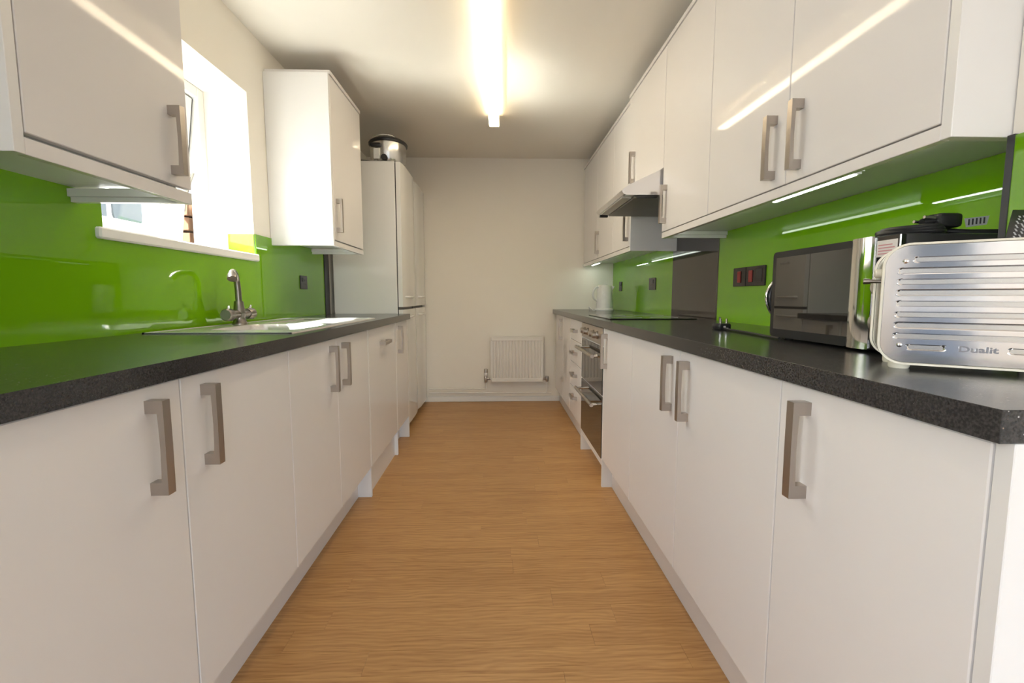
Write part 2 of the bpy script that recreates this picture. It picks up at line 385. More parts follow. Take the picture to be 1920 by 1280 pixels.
# ------------------------------------------------------------------ handles
def handle_bm(face, out, c, z0, L=.18, across=.02, vert=True, horiz_z=None):
    """bow handle: face = x of the door face, out = +1/-1 direction, c = centre across, z0 = bottom (or start along y)"""
    t = .024
    pr = [(0, 0), (.033, 0), (.0335, L / 2), (.033, L), (0, L), (0, L - t), (.0215, L - t), (.0225, L * .75), (.0235, L / 2), (.0225, L * .25), (.0215, t), (0, t)]
    bm = bmesh.new()
    if vert:
        prism(bm, [(face + out * u, z0 + v) for u, v in pr], 'y', c - across / 2, c + across / 2)
    else:
        prism(bm, [(face + out * u, z0 + v) for u, v in pr], 'z', c - across / 2, c + across / 2)
    es = [e for e in bm.edges if e.calc_face_angle(0) > 1.0]
    bmesh.ops.bevel(bm, geom=es, offset=.0012, segments=1, affect='EDGES')
    return bm
def door(parent, side, face, y0, y1, z0, z1, hy=None, hz=None, name='door', g=.0018, horiz=False):
    out = 1 if side == 'L' else -1
    d = obj(name, B(face - out * .019, face, y0 + g, y1 - g, z0 + g, z1 - g, bev=.0016), M_door, parent)
    if hy is not None:
        if horiz: obj('handle', handle_bm(face, out, hz, hy, .16, .02, False), M_nick, d)
        else: obj('handle', handle_bm(face, out, hy, hz), M_nick, d)
    return d
DZ0, DZ1 = .155, .868

def base_unit(side, y0, y1, doors, label, name='base_cabinet', ztop=ZW - .0385):
    face = LF if side == 'L' else RF; out = 1 if side == 'L' else -1; wx = XL + .02 if side == 'L' else XR - .02
    t = thing(name, label, 'cabinet', ((face + wx) / 2, (y0 + y1) / 2, .112))
    obj('carcass', B(wx, face - out * .021, y0 + .001, y1 - .001, .15, ztop), M_carc, t)
    for a, b, hy in doors: door(t, side, face, a, b, DZ0, DZ1, hy, .662)
    return t

# left base run
base_unit('L', -.06, .455, [(-.06, .455, .41)], 'white gloss base cabinet, nearest of the left run, mostly out of view below the counter')
base_unit('L', .455, 1.452, [(.455, .957, .868), (.957, 1.452, 1.03)], 'wide white gloss double base cabinet nearest the camera on the left')
base_unit('L', 1.452, 2.334, [(1.452, 1.885, 1.815), (1.885, 2.334, 1.955)], 'white gloss double base cabinet under the stainless sink', ztop=.73)
t = thing('dishwasher', 'white gloss integrated appliance front with a horizontal handle beside the sink cabinet', 'dishwasher', (-.93, 2.67, 0.0))
obj('body', B(XL + .03, LF - .021, 2.356, 2.977, 0.0, ZW - .0385), M_carc, t)
door(t, 'L', LF, 2.356, 2.977, DZ0, DZ1, 2.58, .775, horiz=True)
base_unit('L', 2.999, 3.37, [(2.999, 3.37, 3.065)], 'narrow white gloss base cabinet next to the fridge')
def panel(side, y0, y1, label, front=None):
    face = LF if side == 'L' else RF; wx = XL + .02 if side == 'L' else XR - .02
    tag(obj('end_panel', B(wx, face if front is None else front, y0, y1, 0, ZW - .0385, bev=.001), M_carc, base=((face + wx) / 2, (y0 + y1) / 2, 0)), label, 'panel')
panel('L', 2.336, 2.354, 'white end panel between sink cabinet and dishwasher front, foot showing on the floor')
panel('L', 2.979, 2.997, 'white end panel between dishwasher front and the narrow left cabinet')
panel('L', 3.372, 3.39, 'white end panel at the fridge end of the left run')
tag(obj('plinth', B(LP - .016, LP, -.06, 2.334, .0, .149), M_plin, base=(LP, 1.1, 0)), 'long grey white plinth under the left cabinets', 'plinth')
tag(obj('plinth', B(LP - .016, LP, 2.999, 3.37, 0, .149), M_plin, base=(LP, 3.2, 0)), 'short plinth under the narrow cabinet by the fridge', 'plinth')
# left worktop with the sink cut-out
SX0, SX1, SY0, SY1 = -1.165, -.68, 1.56, 2.62
bm = bmesh.new()
box(bm, XL + .002, SX0 + .012, -.1, 3.40, ZW - .038, ZW); box(bm, SX1 - .012, LW, -.1, 3.40, ZW - .038, ZW)
box(bm, SX0 + .012, SX1 - .012, -.1, SY0 + .012, ZW - .038, ZW); box(bm, SX0 + .012, SX1 - .012, SY1 - .012, 3.40, ZW - .038, ZW)
tag(obj('worktop', bm, M_work, base=(-.92, 1.6, ZW - .038)), 'dark speckled worktop on the left with the sink set into it', 'worktop')

# right base run
base_unit('R', .499, .897, [(.499, .897, .815)], 'white gloss base cabinet at the near right end below the toaster')
base_unit('R', .897, 1.914, [(.897, 1.409, 1.345), (1.409, 1.914, 1.475)], 'white gloss double base cabinet in the middle of the right run')
base_unit('R', 1.914, 2.418, [(1.914, 2.418, 2.36)], 'white gloss base cabinet on the near side of the oven')
panel('R', .477, .4975, 'white end panel closing the near end of the right run')
panel('R', 2.42, 2.438, 'white end panel on the near side of the double oven')
panel('R', 3.048, 3.066, 'white end panel between double oven and drawer stack')
tag(obj('plinth', B(RP, RP + .016, .499, 2.418, 0, .149), M_plin, base=(RP, 1.4, 0)), 'long plinth under the near right cabinets', 'plinth')
tag(obj('plinth', B(RP, RP + .016, 3.068, YE - .02, 0, .149), M_plin, base=(RP, 3.8, 0)), 'plinth under the drawers at the far right', 'plinth')
tag(obj('plinth', B(RP + .02, RP + .036, 2.44, 3.046, 0, .112), M_plin, base=(RP, 2.74, 0)), 'set back plinth under the double oven', 'plinth')
t = thing('drawer_cabinet', 'white gloss stack of four drawers beyond the double oven', 'cabinet', (.86, 3.3, .112))
obj('carcass', B(RF + .021, XR - .02, 3.068, 3.539, .15, ZW - .0385), M_carc, t)
for a, b, hz in ((.715, .868, .79), (.548, .715, .63), (.365, .548, .47), (.155, .365, .31)):
    door(t, 'R', RF, 3.068, 3.54, a, b, 3.225, hz, name='drawer', horiz=True)
base_unit('R', 3.541, 4.42, [(3.541, 3.93, None), (3.93, 4.42, 4.0)], 'white gloss base cabinet in the far right corner by the end wall')
tag(obj('worktop', B(RW, XR - .002, .476, YE - .002, ZW - .038, ZW, bev=.0008), M_work, base=(.85, 2.5, ZW - .038)), 'long dark speckled worktop on the right carrying toaster and hob', 'worktop')

# ------------------------------------------------------------------ double oven
OV0, OV1 = 2.44, 3.046
t = thing('double_oven', 'built-under stainless double oven with dark glass doors', 'oven', (.86, 2.74, .113))
obj('body', B(RF + .004, XR - .06, OV0, OV1, .113, ZW - .0385), M_carc, t)
obj('control_panel', B(RF - .006, RF + .004, OV0 + .003, OV1 - .003, .772, .866, bev=.002), M_nick, t)
for yy in (2.56, 2.66, 2.82, 2.92):
    bm = bmesh.new(); lathe(bm, [(.022, RF - .006), (.022, RF - .014), (.018, RF - .018), (.0165, RF - .036), (.014, RF - .038)], (0, yy, .82), 20, axis='x'); kn = obj('knob', bm, M_nick, t, smooth=True)
def oven_door(z0, z1):
    d = obj('oven_door', B(RF - .004, RF + .004, OV0 + .003, OV1 - .003, z0, z1, bev=.002), M_ovglass, t)
    zz = z1 - .055
    bm = bmesh.new(); tube(bm, [(RF - .05, OV0 + .045, zz), (RF - .05, OV1 - .045, zz)], .0105, 14); obj('handle_bar', bm, M_nick, d, smooth=True)
    for yy in (OV0 + .07, OV1 - .07):
        bm = bmesh.new(); tube(bm, [(RF - .004, yy, zz), (RF - .046, yy, zz)], .009, 10); obj('handle_post', bm, M_chrome, d, smooth=True)
oven_door(.502, .764); oven_door(.152, .494)
obj('lower_trim', B(RF + .001, RF + .004, OV0 + .003, OV1 - .003, .115, .148), M_carc, t)
# hob
t = thing('hob', 'black glass hob set on the right worktop above the oven', 'hob', (.86, 2.74, ZW))
obj('glass', B(.605, 1.075, OV0 + .015, 3.03, ZW, ZW + .006, bev=.0015), M_blackg, t)
for cx, cyy, r in ((.73, 2.6, .09), (.73, 2.87, .075), (.95, 2.6, .075), (.95, 2.87, .09)):
    bm = bmesh.new(); pr = [(r, ZW + .0058), (r, ZW + .0064), (r - .003, ZW + .0064), (r - .003, ZW + .0058)]
    lathe(bm, pr, (cx, cyy, 0), 40); obj('cooking_ring', bm, M_print, t)

# ------------------------------------------------------------------ wall units
def wall_unit(side, y0, y1, doors, label, face, z0, z1, hz=1.385, top=True):
    out = 1 if side == 'L' else -1; wx = XL + .001 if side == 'L' else XR - .001
    t = thing('wall_cabinet', label, 'cabinet', ((face + wx) / 2, (y0 + y1) / 2, z0))
    obj('carcass', B(wx, face - out * .021, y0 + .001, y1 - .001, z0, z1 - .02), M_carc, t)
    for a, b, hy in doors: door(t, side, face, a, b, z0 - .006, z1 - .021, hy, hz)
    if top: obj('top_board', B(wx, face + out * .004, y0, y1, z1 - .019, z1), M_pelm, t)
    return t
UF, UF2, LUF, LUN = .818, .840, -.875, -.878
ZU0, ZU1 = 1.354, 2.25
wall_unit('R', .861, 1.811, [(.862, 1.325, 1.268), (1.325, 1.811, 1.385)], 'white gloss double wall cabinet nearest the camera on the right', UF, ZU0, ZU1, 1.375)
wall_unit('R', 1.811, 2.312, [(1.811, 2.312, 2.262)], 'white gloss single wall cabinet between near right double and the hood', UF, ZU0, ZU1)
wall_unit('R', 2.314, 2.928, [(2.314, 2.928, 2.80)], 'short white gloss wall cabinet above the cooker hood', UF, 1.665, ZU1, 1.70)
t = wall_unit('R', 2.95, YE - .004, [(2.95, 3.38, 2.985), (3.38, 3.92, 3.845), (3.92, 4.50, None)], 'white gloss run of wall cabinets at the far right above the kettle', UF2, ZU0, ZU1)
wall_unit('L', .928, 1.406, [(.928, 1.406, 1.333)], 'white gloss wall cabinet at the upper left in front of the window', LUN, 1.342, 2.235, 1.362)
wall_unit('L', 2.59, 3.135, [(2.59, 3.135, 2.635)], 'white gloss wall cabinet between window and fridge', LUF, 1.345, 2.216, 1.385)
def wall_panel(side, face, y0, y1, z0, z1, label, wx=None):
    wx = (XL + .001 if side == 'L' else XR - .001) if wx is None else wx
    tag(obj('end_panel', B(wx, face, y0, y1, z0, z1, bev=.001), M_carc, base=((face + wx) / 2, (y0 + y1) / 2, z0)), label, 'panel')
wall_panel('R', UF, .839, .8605, 1.319, ZU1, 'white end panel on the near side of the right wall cabinets')
wall_panel('R', UF2, 2.93, 2.9485, 1.319, ZU1, 'pale side panel of the far right wall cabinets under the hood')
wall_panel('L', LUN, .905, .9265, 1.297, 2.235, 'white end panel on the near side of the upper left cabinet')
wall_panel('L', LUF, 2.57, 2.589, 1.307, 2.196, 'bright white side panel of the cabinet beside the window')
def pelmet(side, face, y0, y1, z0, z1, label, ret=None):
    out = 1 if side == 'L' else -1; wx = XL + .007 if side == 'L' else XR - .007
    t = thing('pelmet', label, 'pelmet', (face, (y0 + y1) / 2, z0))
    obj('front_strip', B(face - out * .001, face - out * .02, y0, y1, z0, z1, bev=.001), M_pelm, t)
    if ret:
        obj('return_strip', B(face - out * .021, wx, ret - .02, ret, z0 + .002, z1 + .006), M_pelm, t)
        obj('return_bead', B(face - out * .021, wx, ret - .03, ret - .02, z0 + .016, z1 + .006), M_pelm, t)
pelmet('R', UF, .861, 2.312, 1.319, 1.3465, 'light pelmet strip under the near right wall cabinets', 2.312)
pelmet('R', UF2, 2.949, YE - .004, 1.319, 1.3465, 'light pelmet strip under the far right wall cabinets')
pelmet('L', LUN, .927, 1.406, 1.297, 1.329, 'light pelmet strip under the upper left cabinet', 1.406)
pelmet('L', LUF, 2.59, 3.135, 1.307, 1.334, 'light pelmet strip under the cabinet beside the window', 3.135)
# under-cabinet light bars
def led(side, face, y0, y1, zt, label, down=False):
    out = 1 if side == 'L' else -1
    x0, x1 = face - out * .022, face - out * .076 if down else face - out * .056
    t = thing('under_cabinet_light', label, 'light', ((x0 + x1) / 2, (y0 + y1) / 2, zt - .02))
    obj('housing', B(x0, x1, y0, y1, zt - .018, zt), M_white, t)
    if down:
        obj('mount', B(face - out * .05, face - out * .072, y0 + .004, y1 - .004, zt - .0235, zt - .018), M_white, t)
        obj('lens', B(face - out * .054, face - out * .064, y0 + .01, y1 - .03, zt - .0258, zt - .0235), M_leds, t)
    else: obj('lens', B(x1, x1 - out * .003, y0 + .01, y1 - .01, zt - .016, zt - .009), M_led, t)
led('R', UF, 1.5, 2.27, 1.3535, 'long light bar behind the pelmet of the near right cabinets, farther half')
led('R', UF, .89, 1.13, 1.3535, 'light bar behind the pelmet at the near right end')
led('R', UF - .0, 1.13, 1.5, 1.3535, 'lit white light strip visible under the near right wall cabinet', True)
led('R', UF2, 3.0, 4.12, 1.3535, 'long light bar hidden under the far right wall cabinets')
led('R', UF2 + .02, 4.15, 4.49, 1.3535, 'short lit light strip under the far right cabinet by the end wall', True)
led('L', LUN, .95, 1.37, 1.3415, 'light bar under the upper left cabinet')
led('L', LUF, 2.62, 3.09, 1.3445, 'light bar under the cabinet beside the window')

# ------------------------------------------------------------------ splashbacks
bm = bmesh.new()
box(bm, XL + .0005, XL + .006, -.6, W0 - .001, ZW, 1.342); box(bm, XL, XL + .006, W0 - .001, W1 + .005, ZW, 1.2075); box(bm, XL, XL + .006, W1 + .005, 3.315, ZW, 1.3435)
tag(obj('splashback', bm, M_green, base=(XL, 1.5, ZW)), 'glossy lime green glass splashback along the left wall under the window', 'splashback')
tag(obj('splashback', B(XR - .006, XR, .838, 2.362, ZW, 1.353), M_green, base=(XR, 1.6, ZW)), 'lime green glass splashback behind microwave on the right wall', 'splashback')
tag(obj('splashback', B(XR - .0065, XR, 2.364, 2.985, ZW, 1.64), M_dark, base=(XR, 2.67, ZW)), 'dark brown glass splashback behind the hob', 'splashback')
tag(obj('splashback', B(XR - .006, XR, 2.987, YE - .002, ZW, 1.353), M_green, base=(XR, 3.7, ZW)), 'lime green glass splashback behind the kettle at the far right', 'splashback')
tag(obj('shadow_gap_strip', B(XL, XL + .012, 3.318, 3.40, ZW, 1.345), M_grey, base=(XL, 3.36, ZW)), 'dark grey strip standing in for the shadow between left splashback and fridge', 'shade')  # shadow gap beside the fridge, put in as dark colour

# ------------------------------------------------------------------ sink and tap
t = thing('sink', 'stainless steel inset sink with drainer under the window', 'sink', (-.92, 2.09, ZW))
zt = ZW + .003
bx0, bx1, by0, by1 = -1.05, -.73, 1.70, 2.06
dx0, dx1, dy0, dy1 = -1.06, -.725, 2.12, 2.57
bm = bmesh.new()
for a in ((SX0, bx0, SY0, SY1), (bx1, SX1, SY0, SY1), (bx0, bx1, SY0, by0), (bx0, bx1, by1, dy0), (bx0, bx1, dy1, SY1)):
    box(bm, a[0], a[1], a[2], a[3], ZW + .0005, zt)
prism(bm, [(SX0, ZW), (SX0, zt + .002), (SX0 + .008, zt + .002), (SX0 + .008, ZW)], 'y', SY0, SY1)
prism(bm, [(SX1 - .008, ZW), (SX1 - .008, zt + .002), (SX1, zt + .001), (SX1 + .002, ZW)], 'y', SY0, SY1)
prism(bm, [(SY0, ZW), (SY0, zt + .002), (SY0 + .008, zt + .002), (SY0 + .008, ZW)], 'x', SX0, SX1)
prism(bm, [(SY1 - .008, ZW), (SY1 - .008, zt + .002), (SY1, zt + .002), (SY1, ZW)], 'x', SX0, SX1)
obj('rim', bm, M_sink, t)
bm = bmesh.new()   # bowl: walls and floor as a tapered tray
def ring(i, z, r): return [bm.verts.new((x, yv, z)) for x, yv in rrect(bx0 + i, bx1 - i, by0 + i, by1 - i, r, 4)]
R1 = [ring(0, zt, .05), ring(.008, zt - .02, .05), ring(.018, ZW - .15, .05), ring(.05, ZW - .165, .04)]
for a, b in zip(R1, R1[1:]):
    for k in range(len(a)): bm.faces.new((a[k], a[(k + 1) % len(a)], b[(k + 1) % len(a)], b[k]))
bm.faces.new(R1[-1])
obj('bowl', bm, M_sink, t, smooth=True)
bm = bmesh.new(); nx, ny = 66, 40     # ridged drainer, running along y
g = []
for i in range(nx + 1):
    u = i / nx; x = dx0 + (dx1 - dx0) * u; rowv = []
    for j in range(ny + 1):
        v = j / ny; yv = dy0 + (dy1 - dy0) * v
        edge = min(1, u / .06, (1 - u) / .06, v / .05, (1 - v) / .05)
        rid = max(0, math.sin(u * math.pi * 11)) ** .8 * .0035 * (1 if .08 < u < .92 else 0) * min(1, max(0, (v - .06) * 9)) * min(1, max(0, (.93 - v) * 9))
        rowv.append(bm.verts.new((x, yv, zt - .006 * edge + rid)))
    g.append(rowv)
for i in range(nx):
    for j in range(ny): bm.faces.new((g[i][j], g[i + 1][j], g[i + 1][j + 1], g[i][j + 1]))
obj('drainer', bm, M_sink, t, smooth=True)
bm = bmesh.new(); lathe(bm, [(.045, ZW - .164), (.045, ZW - .160), (.02, ZW - .162)], (-.89, 1.88, 0), 24); obj('waste', bm, M_chrome, t, smooth=True)

TX, TY = -1.118, 2.06
t = thing('mixer_tap', 'aged metal monobloc mixer tap standing behind the sink', 'tap', (TX, TY, zt))
bm = bmesh.new(); lathe(bm, [(.030, zt), (.030, zt + .006), (.026, zt + .012), (.022, zt + .03), (.026, zt + .045), (.022, zt + .065), (.019, zt + .085), (.0175, zt + .10)], (TX, TY, 0), 24); obj('body', bm, M_tap, t, smooth=True)
bm = bmesh.new(); tube(bm, [(TX, TY - .075, zt + .044), (TX, TY + .075, zt + .044)], .018, 18); obj('crossbar', bm, M_tap, t, smooth=True)
for s in (-1, 1):
    bm = bmesh.new(); tube(bm, [(TX, TY + s * .06, zt + .044), (TX, TY + s * .072, zt + .044), (TX, TY + s * .098, zt + .044), (TX, TY + s * .104, zt + .044)], [.021, .026, .026, .021], 18); kb = obj('knob', bm, M_tap, t, smooth=True)
    bm = bmesh.new(); tube(bm, [(TX, TY + s * .085, zt + .066), (TX + .004, TY + s * .088, zt + .083)], [.006, .005], 10); obj('lever', bm, M_chrome, kb, smooth=True)
bm = bmesh.new(); tube(bm, spline([(TX, TY, zt + .095), (TX - .001, TY, zt + .15), (TX - .002, TY - .005, zt + .19), (TX + .006, TY - .03, zt + .217), (TX + .02, TY - .07, zt + .222), (TX + .034, TY - .10, zt + .207)]), .0125, 16); obj('spout', bm, M_tap, t, smooth=True)
bm = bmesh.new(); tube(bm, [(TX + .026, TY - .085, zt + .219), (TX + .036, TY - .104, zt + .204), (TX + .040, TY - .112, zt + .192)], [.014, .019, .0185], 16); obj('aerator', bm, M_tap, t, smooth=True)

# ------------------------------------------------------------------ cooker hood
t = thing('cooker_hood', 'silver canopy cooker hood projecting above the hob', 'hood', (.88, 2.63, 1.53))
HY0, HY1 = 2.335, 2.925
pr = [(.812, 1.657), (.836, 1.657), (.836, 1.535), (.645, 1.535), (.632, 1.539), (.624, 1.548), (.624, 1.556), (.632, 1.566), (.66, 1.585)]
bm = bmesh.new(); prism(bm, pr, 'y', HY0, HY1); bmesh.ops.bevel(bm, geom=[e for e in bm.edges if e.calc_face_angle(0) > .9], offset=.004, segments=2, affect='EDGES')
obj('canopy', bm, M_hood, t, smooth=True)
obj('motor_box', B(.836, XR - .008, HY0 + .004, HY1 - .004, 1.535, 1.66), M_hoodu, t)
obj('grease_filter', B(.69, 1.08, HY0 + .03, HY1 - .03, 1.524, 1.535, bev=.003), M_hoodu, t)
obj('lamp_cover', B(.636, .685, HY0 + .05, HY1 - .05, 1.528, 1.535, bev=.002), M_lamp_cover, t)
obj('edge_trim', B(.70, .80, HY0 + .002, HY0 + .022, 1.520, 1.5345, bev=.002), M_black, t)
obj('edge_trim', B(.640, .69, HY1 - .022, HY1 - .002, 1.520, 1.5345, bev=.002), M_black, t)

# ------------------------------------------------------------------ fridges
def fridge(y0, y1, label):
    t = thing('fridge_freezer', label, 'fridge', (-.94, (y0 + y1) / 2, 0))
    obj('body', B(XL + .03, -.722, y0, y1, .03, 1.992, bev=.006), M_fridge, t)
    obj('plinth_grille', B(-.75, -.73, y0 + .02, y1 - .02, 0, .06), M_fridge, t)
    def dr(z0, z1, hz, hname):
        ym = (y0 + y1) / 2; n = 10; pts = []
        for k in range(n + 1):
            v = k / n; yy = y0 + .001 + (y1 - y0 - .002) * v
            pts.append((-.683 + .014 * (1 - (2 * v - 1) ** 4), yy))
        pts += [(-.714, y1 - .001), (-.714, y0 + .001)]
        bm = bmesh.new(); prism(bm, pts, 'z', z0, z1)
        d = obj('door', bm, M_fridge, t, smooth=True)
        bm = bmesh.new(); tube(bm, spline([(-.685, y0 + .06, hz), (-.658, y0 + .09, hz), (-.652, y0 + .18, hz), (-.655, y0 + .27, hz), (-.672, y0 + .30, hz)], 5), .009, 8); obj('handle', bm, M_fridge, d, smooth=True)
    dr(.957, 1.985, 1.03, 0); dr(.062, .937, .882, 0)
    obj('door_seal', B(-.722, -.713, y0 + .006, y1 - .006, .07, 1.98), M_grey, t)
    obj('hinge_cover', B(-.75, -.685, y1 - .1, y1 - .03, 1.986, 2.004, bev=.004), M_black, t)
fridge(3.425, 3.965, 'tall white fridge freezer nearest the worktop, slow cooker on top')
fridge(3.975, 4.512, 'tall white fridge freezer in the far left corner by the end wall')
# slow cooker on the near fridge
cx, cyy, z0 = -.80, 3.60, 1.992
t = thing('slow_cooker', 'steel oval slow cooker with black rim on the nearer fridge', 'slow cooker', (cx, cyy, z0))
bm = bmesh.new(); lathe(bm, [(.118, z0 + .012), (.126, z0 + .03), (.130, z0 + .12), (.130, z0 + .148)], (cx, cyy, 0), 36, 1, 1.15); obj('pot', bm, M_steel, t, smooth=True)
bm = bmesh.new(); lathe(bm, [(.100, z0), (.118, z0), (.120, z0 + .012), (.1, z0 + .012)], (cx, cyy, 0), 36, 1, 1.15); obj('base_ring', bm, M_black, t, smooth=True)
bm = bmesh.new(); lathe(bm, [(.128, z0 + .146), (.139, z0 + .15), (.141, z0 + .162), (.134, z0 + .172), (.12, z0 + .172)], (cx, cyy, 0), 36, 1, 1.15); obj('rim', bm, M_black, t, smooth=True)
bm = bmesh.new(); lathe(bm, [(.126, z0 + .171), (.11, z0 + .187), (.06, z0 + .199), (.01, z0 + .202)], (cx, cyy, 0), 36, 1, 1.15); ld = obj('lid', bm, M_lid, t, smooth=True)
bm = bmesh.new(); tube(bm, spline([(cx - .05, cyy, z0 + .196), (cx - .045, cyy, z0 + .222), (cx + .045, cyy, z0 + .222), (cx + .05, cyy, z0 + .196)], 6), .005, 8); obj('lid_handle', bm, M_steel, ld, smooth=True)
bm = bmesh.new(); tube(bm, spline([(cx - .13, cyy - .06, z0 + .175), (cx - .06, cyy - .1, z0 + .20), (cx + .03, cyy - .08, z0 + .206), (cx + .11, cyy - .04, z0 + .178)], 6), .0018, 6); obj('lid_clip', bm, M_steel, t, smooth=True)
bm = bmesh.new(); box(bm, cx - .095, cx - .02, cyy - .165, cyy - .13, z0 + .103, z0 + .13, .008, 2); obj('side_handle', bm, M_black, t, smooth=True)
obj('control_panel', B(cx - .072, cx - .028, cyy - .153, cyy - .14, z0 + .02, z0 + .095, bev=.003), M_white, t)
bm = bmesh.new(); lathe(bm, [(.02, cyy - .172), (.022, cyy - .168), (.022, cyy - .138)], (cx + .005, 0, z0 + .028), 18, axis='y'); obj('knob', bm, M_black, t, smooth=True)
bm = bmesh.new(); tube(bm, spline([(cx - .06, cyy - .13, z0 + .006), (cx - .16, cyy - .16, z0 + .005), (cx - .27, cyy - .15, z0 + .005), (cx - .33, cyy - .05, z0 + .005)], 6), .004, 8); obj('flex', bm, M_rubber, t, smooth=True)

# ------------------------------------------------------------------ radiator and pipes
RX0, RX1, RZ0, RZ1, RY = -.057, .452, .205, .648, 4.45
t = thing('radiator', 'white ribbed panel radiator on the end wall', 'radiator', ((RX0 + RX1) / 2, RY + .03, RZ0))
bm = bmesh.new(); nR = 15; pts = []
wv = (RX1 - RX0 - .04) / nR
outl = [(RX0 + .004, RY + .012)]
for k in range(nR):
    a = RX0 + .02 + k * wv
    outl += [(a + wv * .04, RY + .012), (a + wv * .26, RY + .001), (a + wv * .70, RY + .001), (a + wv * .92, RY + .012)]
outl += [(RX1 - .004, RY + .012), (RX1 - .004, RY + .03), (RX0 + .004, RY + .03)]
prism(bm, outl, 'z', RZ0 + .04, RZ1 - .04); obj('panel', bm, M_rad, t, smooth=True)
obj('top_header', B(RX0 + .003, RX1 - .003, RY + .001, RY + .03, RZ1 - .041, RZ1 - .008, bev=.006, seg=2), M_rad, t)
obj('bottom_header', B(RX0 + .003, RX1 - .003, RY + .001, RY + .03, RZ0, RZ0 + .041, bev=.006, seg=2), M_rad, t)
obj('top_grille', B(RX0, RX1, RY + .002, RY + .065, RZ1 - .008, RZ1, bev=.002), M_rad, t)
obj('side_cover', B(RX0 - .002, RX0 + .004, RY + .004, RY + .065, RZ0 + .02, RZ1 - .006), M_rad, t)
obj('side_cover', B(RX1 - .004, RX1 + .002, RY + .004, RY + .065, RZ0 + .02, RZ1 - .006), M_rad, t)
obj('bracket', B(RX0 + .08, RX0 + .11, RY + .03, YE, RZ0 + .05, RZ1 - .05), M_rad, t); obj('bracket', B(RX1 - .11, RX1 - .08, RY + .03, YE, RZ0 + .05, RZ1 - .05), M_rad, t)
yp = RY + .03
bm = bmesh.new(); tube(bm, [(RX0, yp, .235), (RX0 - .052, yp, .235)], .011, 12); v = obj('valve', bm, M_tap, t, smooth=True)
bm = bmesh.new(); lathe(bm, [(.013, .20), (.016, .215), (.016, .25), (.012, .262), (.012, .275), (.017, .28), (.018, .325), (.014, .332)], (RX0 - .048, yp, 0), 16); obj('thermostat_head', bm, M_nick, v, smooth=True)
bm = bmesh.new(); lathe(bm, [(.011, .262), (.0185, .268), (.0185, .295), (.011, .30)], (RX0 - .048, yp, 0), 16); obj('collar', bm, M_white, v, smooth=True)
bm = bmesh.new(); tube(bm, [(RX1, yp, .235), (RX1 + .05, yp, .235)], .011, 12); v = obj('valve', bm, M_tap, t, smooth=True)
bm = bmesh.new(); lathe(bm, [(.012, .205), (.015, .215), (.015, .252), (.011, .258)], (RX1 + .042, yp, 0), 16); obj('lockshield', bm, M_nick, v, smooth=True)
bm = bmesh.new(); tube(bm, [(RX0 - .048, yp, .205), (RX0 - .048, yp, .15), (RX0 - .05, yp, .137), (RX0 - .06, yp + .006, .132), (-.66, YE - .03, .132)], .0075, 10)
tag(obj('heating_pipe', bm, M_rad, base=(-.3, yp, .13), smooth=True), 'painted heating pipe, upper one, running left from the radiator valve', 'pipe')
bm = bmesh.new(); tube(bm, [(RX1 + .042, yp, .21), (RX1 + .042, yp, .12), (RX1 + .040, yp, .10), (RX1 + .03, yp + .003, .093), (-.66, YE - .03, .093)], .0075, 10); tube(bm, [(RX1 + .03, yp + .003, .093), (RX1 + .085, yp + .003, .088)], .0075, 10)
tag(obj('heating_pipe', bm, M_rad, base=(0, yp, .09), smooth=True), 'painted heating pipe, lower one, along the end wall skirting', 'pipe')

# ------------------------------------------------------------------ ceiling batten light
t = thing('ceiling_light', 'long lit fluorescent batten light on the ceiling', 'light', (-.03, 2.6, ZC - .085))
Mx = Matrix.Translation((-.03, 2.6, 0)) @ Matrix.Rotation(math.radians(-1.2), 4, 'Z') @ Matrix.Translation((.03, -2.6, 0))
def lamp_part(nm, M, *a, **k):
    bm = B(*a, **k); bmesh.ops.transform(bm, matrix=Mx, verts=bm.verts[:]); return obj(nm, bm, M, t)
lamp_part('tray', M_white, -.058, -.002, 1.72, 3.49, ZC - .022, ZC)
lamp_part('diffuser', M_lampw, -.0625, .0025, 1.72, 3.47, ZC - .085, ZC - .030, bev=.004)
lamp_part('side_wall', M_lamps, -.0668, -.0630, 1.72, 3.47, ZC - .083, ZC - .022); lamp_part('side_wall', M_lamps, .0030, .0068, 1.72, 3.47, ZC - .083, ZC - .022)
lamp_part('end_cap', M_cream, -.0668, .0068, 3.47, 3.50, ZC - .0853, ZC - .0217, bev=.004); lamp_part('end_cap', M_cream, -.0668, .0068, 1.69, 1.72, ZC - .0853, ZC - .0217, bev=.004)

# ------------------------------------------------------------------ sockets
def socket(x, out, y0, y1, z0, z1, label, kind):
    t = thing('wall_socket', label, 'socket', (x, (y0 + y1) / 2, (z0 + z1) / 2))
    obj('plate', B(x, x + out * .007, y0, y1, z0, z1, bev=.0015), M_plate, t)
    ym, zm = (y0 + y1) / 2, (z0 + z1) / 2
    if kind == 'switch': obj('rocker', B(x + out * .007, x + out * .011, ym - .016, ym + .012, zm - .026, zm + .026, bev=.002), M_red, t)
    if kind == 'cooker':
        obj('rocker', B(x + out * .007, x + out * .011, y1 - .055, y1 - .025, zm - .026, zm + .026, bev=.002), M_red, t)
        obj('socket_face', B(x + out * .007, x + out * .0085, y0 + .02, y0 + .07, zm - .026, zm + .03, bev=.001), M_black, t)
    if kind == 'single':
        obj('rocker', B(x + out * .007, x + out * .010, ym - .030, ym - .014, zm + .004, zm + .03, bev=.001), M_black, t)
        for dy, dz in ((0, .012), (-.011, -.010), (.011, -.010)): obj('pin_slot', B(x + out * .0068, x + out * .0076, ym + .008 + dy - .003, ym + .008 + dy + .003, zm + dz - .005, zm + dz + .005), M_black, t)
gx = XR - .006
